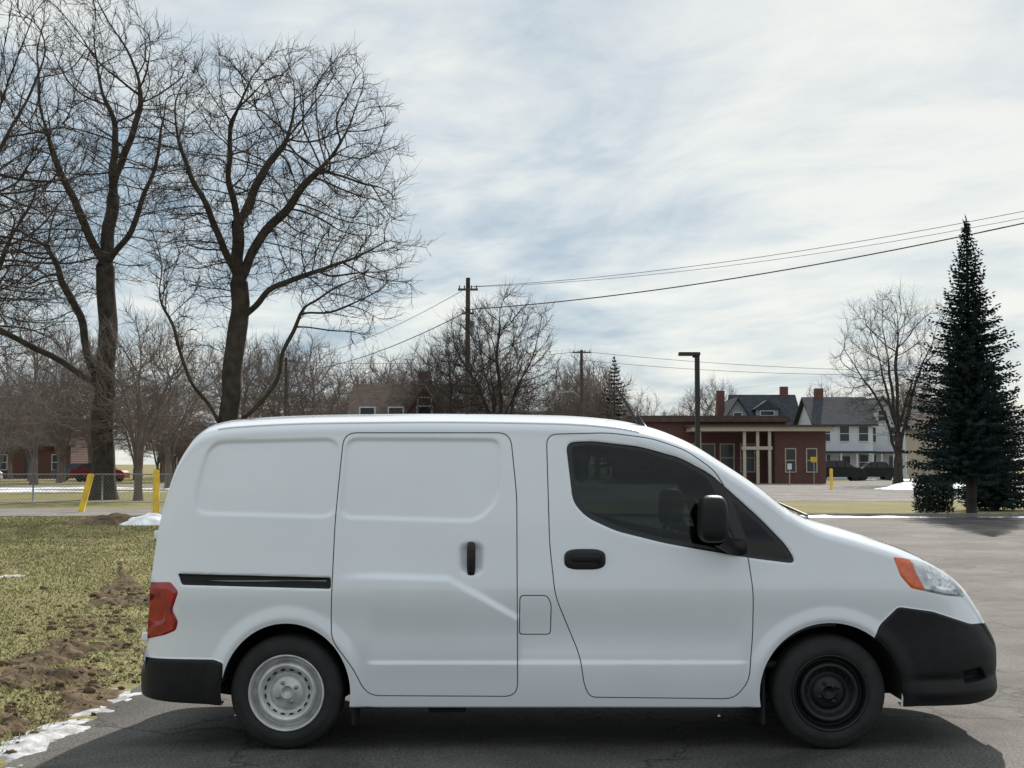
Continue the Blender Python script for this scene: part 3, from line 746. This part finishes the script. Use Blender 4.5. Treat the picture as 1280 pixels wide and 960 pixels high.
treeB=treemesh('tree_b',lines([[(0,0),(-.07,3.5),(.1,7),(-.05,10)],
  [(-.05,10),(-1.5,13.1),(-2.4,15.5)],[(-.05,10),(0,13.4),(-.2,16.9)],[(-.05,10),(1.2,11.4),(2.4,14.1),(2.9,16.1)],
  [(-.1,4.0),(-1.2,7.6),(-1.7,8.7),(-3,11)],[(-.1,4.8),(-3,6.6),(-4.4,7.3),(-6.0,8.2)],[(0,13.4),(1.1,15.2),(1.6,17.5)]],8),
  [(-.5,0,15.5,4.4,4.4,7.2),(-4.2,0,10.5,3.8,4,3.5)],3000,.29,.48,12,21,.012,.48,.85,2)
def generic(name,h,rw,seed,natt,step,tip,trunk,tw,ntw,mat,vase=False):
    r=random.Random(seed);f=h*.26
    ls=[[(0,0,0),(r.uniform(-.1,.1),0,f*.5),(r.uniform(-.2,.2),0,f)]]
    for i in range(6 if vase else 5):
        t=2*math.pi*i/(6 if vase else 5)+r.uniform(-.4,.4);q=rw*(.4 if vase else .5)
        st=ls[0][-1] if i%2==0 else ls[0][1]
        if vase: st=ls[0][1]
        ls.append([st,(q*.5*math.cos(t),q*.5*math.sin(t),f+h*.15),(q*math.cos(t),q*math.sin(t),f+h*(.30 if vase else .24+r.random()*.15))])
    ls.append([ls[0][-1],(r.uniform(-.3,.3),0,h*.55),(r.uniform(-.3,.3),0,h*.7)])
    env=[(0,0,h*.62,rw,rw,h*.37),(0,0,h*.45,rw*.8,rw*.8,h*.2)]
    return treemesh(name,ls,env,natt,step,step*1.8,h*.6,seed,tip,trunk,tw,ntw,mat=mat)
G1=generic('bare_tree_large',17,6.0,31,2000,.30,.013,.42,.9,2,M_bark)
G2=generic('bare_tree_vase',9.2,2.7,32,1600,.20,.010,.16,.7,3,M_bark,True)
G3=generic('bare_tree_far',12,4.2,33,800,.38,.020,.24,1.2,3,M_bark_haze)
G4=generic('bare_tree_far_b',10,4.0,37,700,.38,.020,.2,1.2,3,M_bark_haze,True)
place('bare_tree',treeA,(-9.3,46,-.02))
place('bare_tree',treeB,(-17.4,60,-.02))
place('bare_tree',G1,(-20.0,44,-.02),1.1,.4)
place('bare_tree',G1,(-26.5,66,-.02),1.15,2.4)
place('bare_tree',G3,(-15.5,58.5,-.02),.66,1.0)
place('bare_tree',G2,(-.65,62,-.02),1.0,.6)
place('bare_tree',G2,(-3.6,85,-.02),1.0,2.6)
place('bare_tree',G1,(27.4,100,-.02),(.74,.74,.84),1.9)
row=empty('distant_tree_row',(0,140,0))
for i in range(66):
    D=rnd.uniform(82,175);u=rnd.uniform(-60,1340)
    if i<28: u=rnd.uniform(-60,560);D=rnd.uniform(82,150)
    elif i<46: u=rnd.uniform(640,900);D=rnd.uniform(135,190)
    if u>880: D=rnd.uniform(165,200)
    x_=D*(u-640)/F;s=rnd.uniform(.75,1.15)
    if u>560:s*=.95
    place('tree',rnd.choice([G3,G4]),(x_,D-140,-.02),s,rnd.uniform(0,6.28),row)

def spruce(name,loc,h,rb,seed,clear=1.0,levels=46,mat=M_needle,fine=1.0,dens=1.0):
    r=np.random.default_rng(seed);root=empty(name,loc)
    b=B();b.tube([(loc[0],loc[1],-.05),(loc[0],loc[1],clear+.6),(loc[0],loc[1],h*.97)],[rb*.085,rb*.065,.012],10)
    b.obj('trunk',M_bark,True,root)
    VV=[]
    def leafy(p,d,L,wd):
        up=np.array([0,0,1.0]);s=np.cross(d,up);s/=max(np.linalg.norm(s),1e-6)
        for q in (s,np.cross(d,s)):
            VV.append([p,p+d*L*.4+q*wd,p+d*L,p+d*L*.4-q*wd])
    for i in range(levels):
        t=i/(levels-1);z=clear+.1+(h-clear-.3)*t**.97
        R=rb*(1-t)**.93*(.90+.15*math.sin(i*1.9+1)+.08*r.normal())+.04
        if t<.06: R*=.72+4*t
        nb=int((8+11*(1-t))*dens)
        for j in range(nb):
            a=2*math.pi*(j+r.random()*.9)/nb+i*.77;Lb=R*r.uniform(.58,1.18)*(1+.12*math.sin(2*a+i*.13))
            droop=-.32*(1-t)+.35*t*t
            n=max(3,int(Lb/(.10*fine)))
            for k_ in range(n):
                s=(k_+.6)/n
                rr=Lb*s;zz_=z+droop*rr*.8+.30*rr*s*s*.6 - .05
                p=np.array([rr*math.cos(a),rr*math.sin(a),zz_])
                out_=np.array([math.cos(a),math.sin(a),.08])
                tw=(.10+.24*(1-s)*min(1,Lb))*min(1,.4+R)
                for sg in (-1,1):
                    sd=np.array([-math.sin(a)*sg,math.cos(a)*sg,-.1])
                    d=out_*.75+sd*r.uniform(.4,1.0)+np.array([0,0,r.normal(-.05,.25)]);d/=np.linalg.norm(d)
                    leafy(p,d,tw*r.uniform(.7,1.35)*fine,(.021+.010*r.random())*fine)
                if r.random()<.6:
                    d=out_*.5+np.array([0,0,-.6])+r.normal(0,.25,3);d/=np.linalg.norm(d);leafy(p,d,.12*r.uniform(.7,1.4)*fine,.021*fine)
            leafy(np.array([Lb*.9*math.cos(a),Lb*.9*math.sin(a),z+droop*Lb*.8+.15*Lb]),np.array([math.cos(a),math.sin(a),.45])/1.1,.16*min(1,.3+R),.02*fine)
    for q in range(8):
        leafy(np.array([0,0,h-.75+.09*q]),np.array([r.normal(0,.25),r.normal(0,.25),1.0]),.32-.02*q,.026)
    VV=np.array(VV)+np.array([loc[0],loc[1],0])
    V_=VV.reshape(-1,3);mk('needles',V_,np.arange(len(V_)).reshape(-1,4),mat,None,False,root)
spruce('spruce_tree',(13.35,41,0),8.80,2.0,3,1.15,64)
spruce('spruce_tree',(15.9,46.5,0),5.0,1.8,5,.2,34)
spruce('spruce_tree',(10.2,140,0),12.3,3.2,6,1.5,28,fine=1.8)
spruce('spruce_tree',(-3.5,130,0),9.5,3.2,7,1.5,22,fine=1.8)
VV=[]
for i in range(3000):
    a=rng.random()*6.283;q=rng.random()**.5*.6;zz_=rng.random()*1.2*(1-.35*q)
    p=np.array([13.15+q*math.cos(a),44.0+q*math.sin(a),zz_]);d=rng.normal(size=3)+np.array([0,0,.8]);d/=np.linalg.norm(d);s=np.cross(d,rng.normal(size=3));s/=np.linalg.norm(s)
    VV.append([p,p+d*.07+s*.02,p+d*.16,p+d*.07-s*.02])
VV=np.array(VV).reshape(-1,3);mk('evergreen_shrub',VV,np.arange(len(VV)).reshape(-1,4),M_needle)

# ------------------------------------------------------------------ BUILDINGS
def window(b,x0,x1,y,z0,z1,fm,pm,t=.08):
    b.box(x0,x1,y-.03,y+.02,z0,z1,pm)
    b.box(x0-t,x0,y-.07,y+.02,z0-t,z1+t,fm);b.box(x1,x1+t,y-.07,y+.02,z0-t,z1+t,fm)
    b.box(x0,x1,y-.07,y+.02,z1,z1+t,fm);b.box(x0,x1,y-.09,y+.02,z0-t,z0,fm);b.box(x0,x1,y-.05,y+.01,(z0+z1)/2-.03,(z0+z1)/2+.03,fm)
def house(name,x,y,wd,dp,hw,hr,wall,roof,gable='side',chim=None,wins=3,storeys=2,trim=None,dormer=False,porch=False):
    root=empty(name,(x,y,0));trim=trim or M_sidingw
    b=B();b.box(x-wd/2,x+wd/2,y,y+dp,0,hw)
    x0,x1,y0,y1=x-wd/2,x+wd/2,y,y+dp
    if gable=='front': b.add([(x0,y0,hw),(x1,y0,hw),(x,y0,hw+hr),(x0,y1,hw),(x1,y1,hw),(x,y1,hw+hr)],[(0,1,2),(3,5,4)])
    else: b.add([(x0,y0,hw),(x0,y1,hw),(x0,(y0+y1)/2,hw+hr),(x1,y0,hw),(x1,y1,hw),(x1,(y0+y1)/2,hw+hr)],[(0,2,1),(3,4,5)])
    b.obj('walls',wall,parent=root)
    b=B();o=.45;T=.18
    if gable=='front':
        s=hr/(wd/2)
        for sg in (-1,1):
            xe=x+sg*(wd/2+o);ze=hw-o*s
            b.add([(xe,y0-o,ze+.03),(x,y0-o,hw+hr+.03),(x,y1+o,hw+hr+.03),(xe,y1+o,ze+.03),(xe,y0-o,ze+T),(x,y0-o,hw+hr+T+.05),(x,y1+o,hw+hr+T+.05),(xe,y1+o,ze+T)],[(0,1,2,3),(4,7,6,5),(0,4,5,1),(2,6,7,3),(0,3,7,4)])
    else:
        s=hr/(dp/2);ym=(y0+y1)/2
        for sg in (-1,1):
            ye=ym+sg*(dp/2+o);ze=hw-o*s
            b.add([(x0-o,ye,ze+.03),(x0-o,ym,hw+hr+.03),(x1+o,ym,hw+hr+.03),(x1+o,ye,ze+.03),(x0-o,ye,ze+T),(x0-o,ym,hw+hr+T+.05),(x1+o,ym,hw+hr+T+.05),(x1+o,ye,ze+T)],[(0,1,2,3),(4,7,6,5),(0,4,5,1),(2,6,7,3),(0,3,7,4)])
    b.obj('roof',roof,parent=root)
    b=B()
    for st in range(storeys):
        zb_=.9+st*2.8
        for i in range(wins):
            cx_=x0+wd*(i+.5)/wins
            if st==0 and i==wins//2:
                b.box(cx_-.5,cx_+.5,y0-.05,y0+.01,.1,2.2,1);continue
            window(b,cx_-.45,cx_+.45,y0,zb_,zb_+1.45,0,1)
    if gable=='front': window(b,x-.4,x+.4,y0,hw+.4,hw+1.4,0,1)
    b.obj('windows',[trim,M_win],parent=root)
    if porch:
        b=B();b.box(x0+.3,x1-.3,y0-2,y0-.1,2.5,2.7,1);b.box(x0+.3,x1-.3,y0-2,y0-.1,0,.35,0)
        for xx in np.linspace(x0+.5,x1-.5,4): b.box(xx-.08,xx+.08,y0-1.9,y0-1.74,.352,2.498,0)
        b.obj('porch',[trim,roof],parent=root)
    if chim is not None:
        box('chimney',x+chim-.4,x+chim+.4,y+dp*.5-.4,y+dp*.5+.4,hw+hr*.3,hw+hr+1.1,M_brick,root)
    if dormer:
        b=B();yd=y0+dp*.12;zc_=hw+.6
        b.box(x-1.2,x+1.2,yd,yd+2.5,zc_-.4,zc_+1.1,0);b.add([(x-1.5,yd-.2,zc_+1.1),(x+1.5,yd-.2,zc_+1.1),(x,yd-.2,zc_+2.1),(x-1.5,yd+3,zc_+1.1),(x+1.5,yd+3,zc_+1.1),(x,yd+3,zc_+2.1)],[(0,1,2),(0,2,5,3),(1,4,5,2)],1)
        window(b,x-.7,x+.7,yd,zc_,zc_+.9,2,3);b.obj('dormer',[wall,roof,M_sidingw,M_win],parent=root)
    return root
house('white_house',32.6,138,5.6,9,5.4,2.6,M_sidingw,M_roofd,'side',-1.5,3,porch=True)
house('white_house',37.4,142,4.6,9,5.4,2.7,M_sidingw,M_roofd,'front',None,2,porch=True)
house('grey_house',27.4,150,6.4,8,5.6,3.2,M_sidingg,M_roofd,'side',2.4,3,dormer=True)
house('grey_house',23.6,147,3.6,8,5.4,2.8,M_sidingg,M_roofd,'front',-1.2,2)
house('tan_house',47.5,150,7.0,9,5.4,3.2,M_sidingt,M_roofb,'front',1.0,3)
house('brown_roof_house',-7.6,92,5.6,8,4.3,2.4,M_brick,M_roofb,'side',1.6,3)
house('brown_roof_house',-5.6,90.0,2.8,4,4.3,2.0,M_brick,M_roofb,'front',None,1)
house('brick_house',-50,142,11,9,3.4,2.6,M_brick,M_roofb,'side',2.5,4,1)
house('brick_house',-33.5,150,8,9,3.4,2.4,M_brick,M_roofd,'front',None,3,1)
house('white_house',-66,150,9,9,5.0,2.6,M_sidingw,M_roofd,'front',None,3)
house('tan_house',4.0,150,8,9,4.6,2.4,M_sidingt,M_roofb,'side',1,3)
house('white_house',-20,155,8,9,4.6,2.6,M_sidingw,M_roofd,'side',1,3)

root=empty('brick_office_building',(16,108,0))
b=B();b.box(9.2,21.4,110,126,0,4.75);b.obj('walls',M_brick,parent=root)
b=B();b.box(8.9,21.7,109.6,126.4,4.752,5.15);b.box(9.1,21.5,109.8,126.2,5.152,5.25);b.obj('flat_roof',M_roofb,parent=root)
b=B();b.box(20.0,23.9,107.2,118,0,3.95);b.obj('side_wing',M_brick,parent=root)
b=B();b.box(13.6,24.3,106.2,118.3,3.955,4.28);b.obj('canopy_fascia',M_cream,parent=root)
b=B();b.box(13.4,24.5,106.0,118.5,4.285,4.42);b.obj('canopy_roof',M_roofb,parent=root)
b=B()
for xx in (14.2,17.6,18.6,19.5): b.box(xx-.11,xx+.11,106.5,106.72,0,3.95)
b.box(17.4,19.7,106.45,106.8,2.55,2.8);b.obj('porch_columns',M_cream,parent=root)
b=B()
for xx in (13.8,15.3,16.8,18.4): window(b,xx-.5,xx+.5,110,.9,3.0,0,1)
for xx in (21.2,22.8): window(b,xx-.35,xx+.35,107.2,.9,2.6,0,1)
for xx in (10.2,11.6): window(b,xx-.45,xx+.45,110,.9,2.8,0,1)
b.obj('windows',[M_cream,M_win],parent=root)

# ------------------------------------------------------------------ street furniture
def upole(name,x,y,h,arms,lean=0,r=.15):
    root=empty(name,(x,y,0));b=B();b.tube([(x,y,-.1),(x+lean*.5,y,h*.5),(x+lean,y,h)],[r*1.15,r,r*.75],10);b.obj('pole',M_pole,True,root)
    b=B()
    for z,hw_ in arms:
        b.box(x+lean-hw_,x+lean+hw_,y-.17,y-.05,z-.05,z+.05)
        for s in (-.85,-.35,.35,.85): b.tube([(x+lean+s*hw_,y-.11,z+.05),(x+lean+s*hw_,y-.11,z+.2)],.03,6)
    b.obj('crossarms',M_pole,parent=root);return root
r_=upole('utility_pole',-2.25,70,10.8,[(10.2,.5),(9.0,.3)],.05,.14)
b=B();b.tube([(-2.0,69.8,7.9),(-2.0,69.8,8.6)],.14,10);b.obj('transformer',M_galv,True,r_)
r_=upole('utility_pole',5.45,110,10.4,[(10.2,.75)],0,.14)
b=B();b.tube([(5.4,110,6.6),(4.9,110,7.1),(4.4,110,7.15)],.04,6);b.box(3.95,4.45,109.85,110.15,7.05,7.2);b.obj('lamp_arm',M_galv,parent=r_)
upole('utility_pole',-19,118,10.4,[(10.1,.8)]);upole('utility_pole',24.5,43,11.6,[(11.2,.8)]);upole('utility_pole',40,118,9.5,[(9.4,.8)])
def wire(name,a,b_,sag,r=.018,n=30):
    b=B();pts=[]
    for i in range(n+1):
        t=i/n;p=Vector(a).lerp(Vector(b_),t);p.z-=sag*4*t*(1-t);pts.append(p)
    b.tube(pts,r,5,cap=False);b.obj(name,M_wire,True)
wire('power_line',(-2.25,70,10.35),(24.5,43,11.2),.75,.012);wire('power_line',(-1.9,70,10.35),(24.9,43,11.05),.82,.010)
wire('power_line',(-2.25,70,9.2),(24.5,43,11.0),.75,.026)
wire('power_line',(-2.25,70,10.3),(-19,118,10.2),.7,.014);wire('power_line',(-2.25,70,9.1),(-19,118,9.2),.7,.024)
wire('power_line',(5.45,110,10.3),(40,118,9.3),.5,.018);wire('power_line',(5.45,110,9.6),(40,118,9.2),.6,.018);wire('power_line',(5.45,110,10.3),(-19,118,10.1),.5,.018)
root=empty('street_lamp',(8.05,61,0));b=B();b.box(7.95,8.15,60.9,61.1,0,6.28);b.obj('post',M_dark,parent=root)
b=B();b.box(7.85,7.95,60.93,61.07,6.12,6.2);b.box(7.25,8.17,60.8,61.2,6.20,6.36);b.obj('lamp_head',M_dark,parent=root,bevel=.02)
def bollard(x,y,h,lean):
    b=B();b.tube([(x,y,-.05),(x+lean,y,h-.04),(x+lean*1.04,y,h),(x+lean*1.05,y,h+.03)],[.1,.1,.085,.03],14);b.obj('bollard',M_yel,True)
bollard(-13.75,45,1.18,.30);bollard(-10.75,42.6,1.32,0);bollard(18.8,83,1.2,0)
root=empty('chain_link_fence',(-20,53,0));b=B()
fx=np.arange(-44,-9,2.6)
for x_ in fx: b.tube([(x_,53,0),(x_,53,1.15)],.035,6)
b.tube([(-44,53,1.12),(-9.6,53,1.12)],.024,6,cap=False);b.tube([(-44,53,.06),(-9.6,53,.06)],.012,5,cap=False);b.obj('posts',M_galv,True,root)
b=B()
for x_ in np.arange(-44,-9.8,.14):
    for sg in (1,-1):
        xa=x_ if sg==1 else x_+1.05
        b.add([(xa-.005,53,.05),(xa+.005,53,.05),(xa+sg*1.05+.005,53,1.1),(xa+sg*1.05-.005,53,1.1)],[(0,1,2,3)])
b.obj('mesh_wire',M_galv,parent=root)
def sign(name,x,y,h,col,sw,sh):
    root=empty(name,(x,y,0));b=B();b.tube([(x,y,0),(x,y,h)],.04,6);b.obj('post',M_galv,parent=root)
    box('panel',x-sw/2,x+sw/2,y-.07,y-.045,h-sh,h,col,root,.01)
sign('yellow_sign',22.5,105,2.0,M_yel,.5,.4);sign('white_sign',19.3,98,1.5,M_sidingw,.3,.4);sign('white_sign',-12.4,68,2.0,M_sidingw,.5,.6)

def car(name,x,y,col,L=4.5,h=1.5,flip=1,gl=M_win):
    root=empty(name,(x,y,0))
    mt=simple(name+'_paint',col,.45,spec=.3)
    b=B()
    low=[(-.5,.2),(-.5,.58),(-.46,.66),(-.36,.68),(.27,.68),(.44,.62),(.495,.5),(.5,.2)]
    top=[(-.38,.68),(-.27,.96),(-.2,1.0),(.06,1.0),(.14,.96),(.29,.68)]
    def loft(pr,ws,m):
        K=len(pr);V_=[]
        for wv in ws: V_+= [(x+flip*p*L*(.97 if abs(wv)>.85 else 1),y+wv*(1-(.14*(q-.68)/.32 if q>.68 else 0)),q*h) for p,q in pr]
        Fc=[(i*K+j,i*K+(j+1)%K,(i+1)*K+(j+1)%K,(i+1)*K+j) for i in range(len(ws)-1) for j in range(K)]
        Fc+=[tuple(range(K)),tuple((len(ws)-1)*K+j for j in range(K))]
        b.add(V_,Fc,m)
    loft(low,[-.9,-.82,.82,.9],0);loft(top,[-.80,.80],1)
    b.box(x-.22*L if flip>0 else x-.08*L,x+.08*L if flip>0 else x+.22*L,y-.66,y+.66,h*.985,h*1.012,0)
    for xx in (-.27,-.03,.12): b.box(x+flip*xx*L-.03,x+flip*xx*L+.03,y-.80,y-.70,h*.68,h*.97,0)
    b.box(x-flip*.5*L-.03,x-flip*.5*L+.03,y-.8,y-.5,h*.5,h*.6,3);b.box(x-flip*.5*L-.03,x-flip*.5*L+.03,y+.5,y+.8,h*.5,h*.6,3)
    for xx in (-.31,.31):
        for yy_ in (-.8,.8):
            b.tube([(x+xx*L,yy_+y-.12,.32),(x+xx*L,yy_+y+.12,.32)],.32,16,2)
    b.obj('body',[mt,gl,M_tire,M_red],parent=root,bevel=.03)
car('dark_suv',28.6,124,(.012,.014,.017),4.6,1.75,1,M_gloss);car('black_car',32.6,127,(.010,.010,.012),3.6,1.65,-1,M_gloss)
car('red_car',-34.5,118,(.25,.015,.02),4.6,1.5);car('white_car',-43,112,(.6,.6,.6),4.5,1.5);car('grey_car',-38.5,125,(.1,.1,.11),4.5,1.5,-1)
print('done')
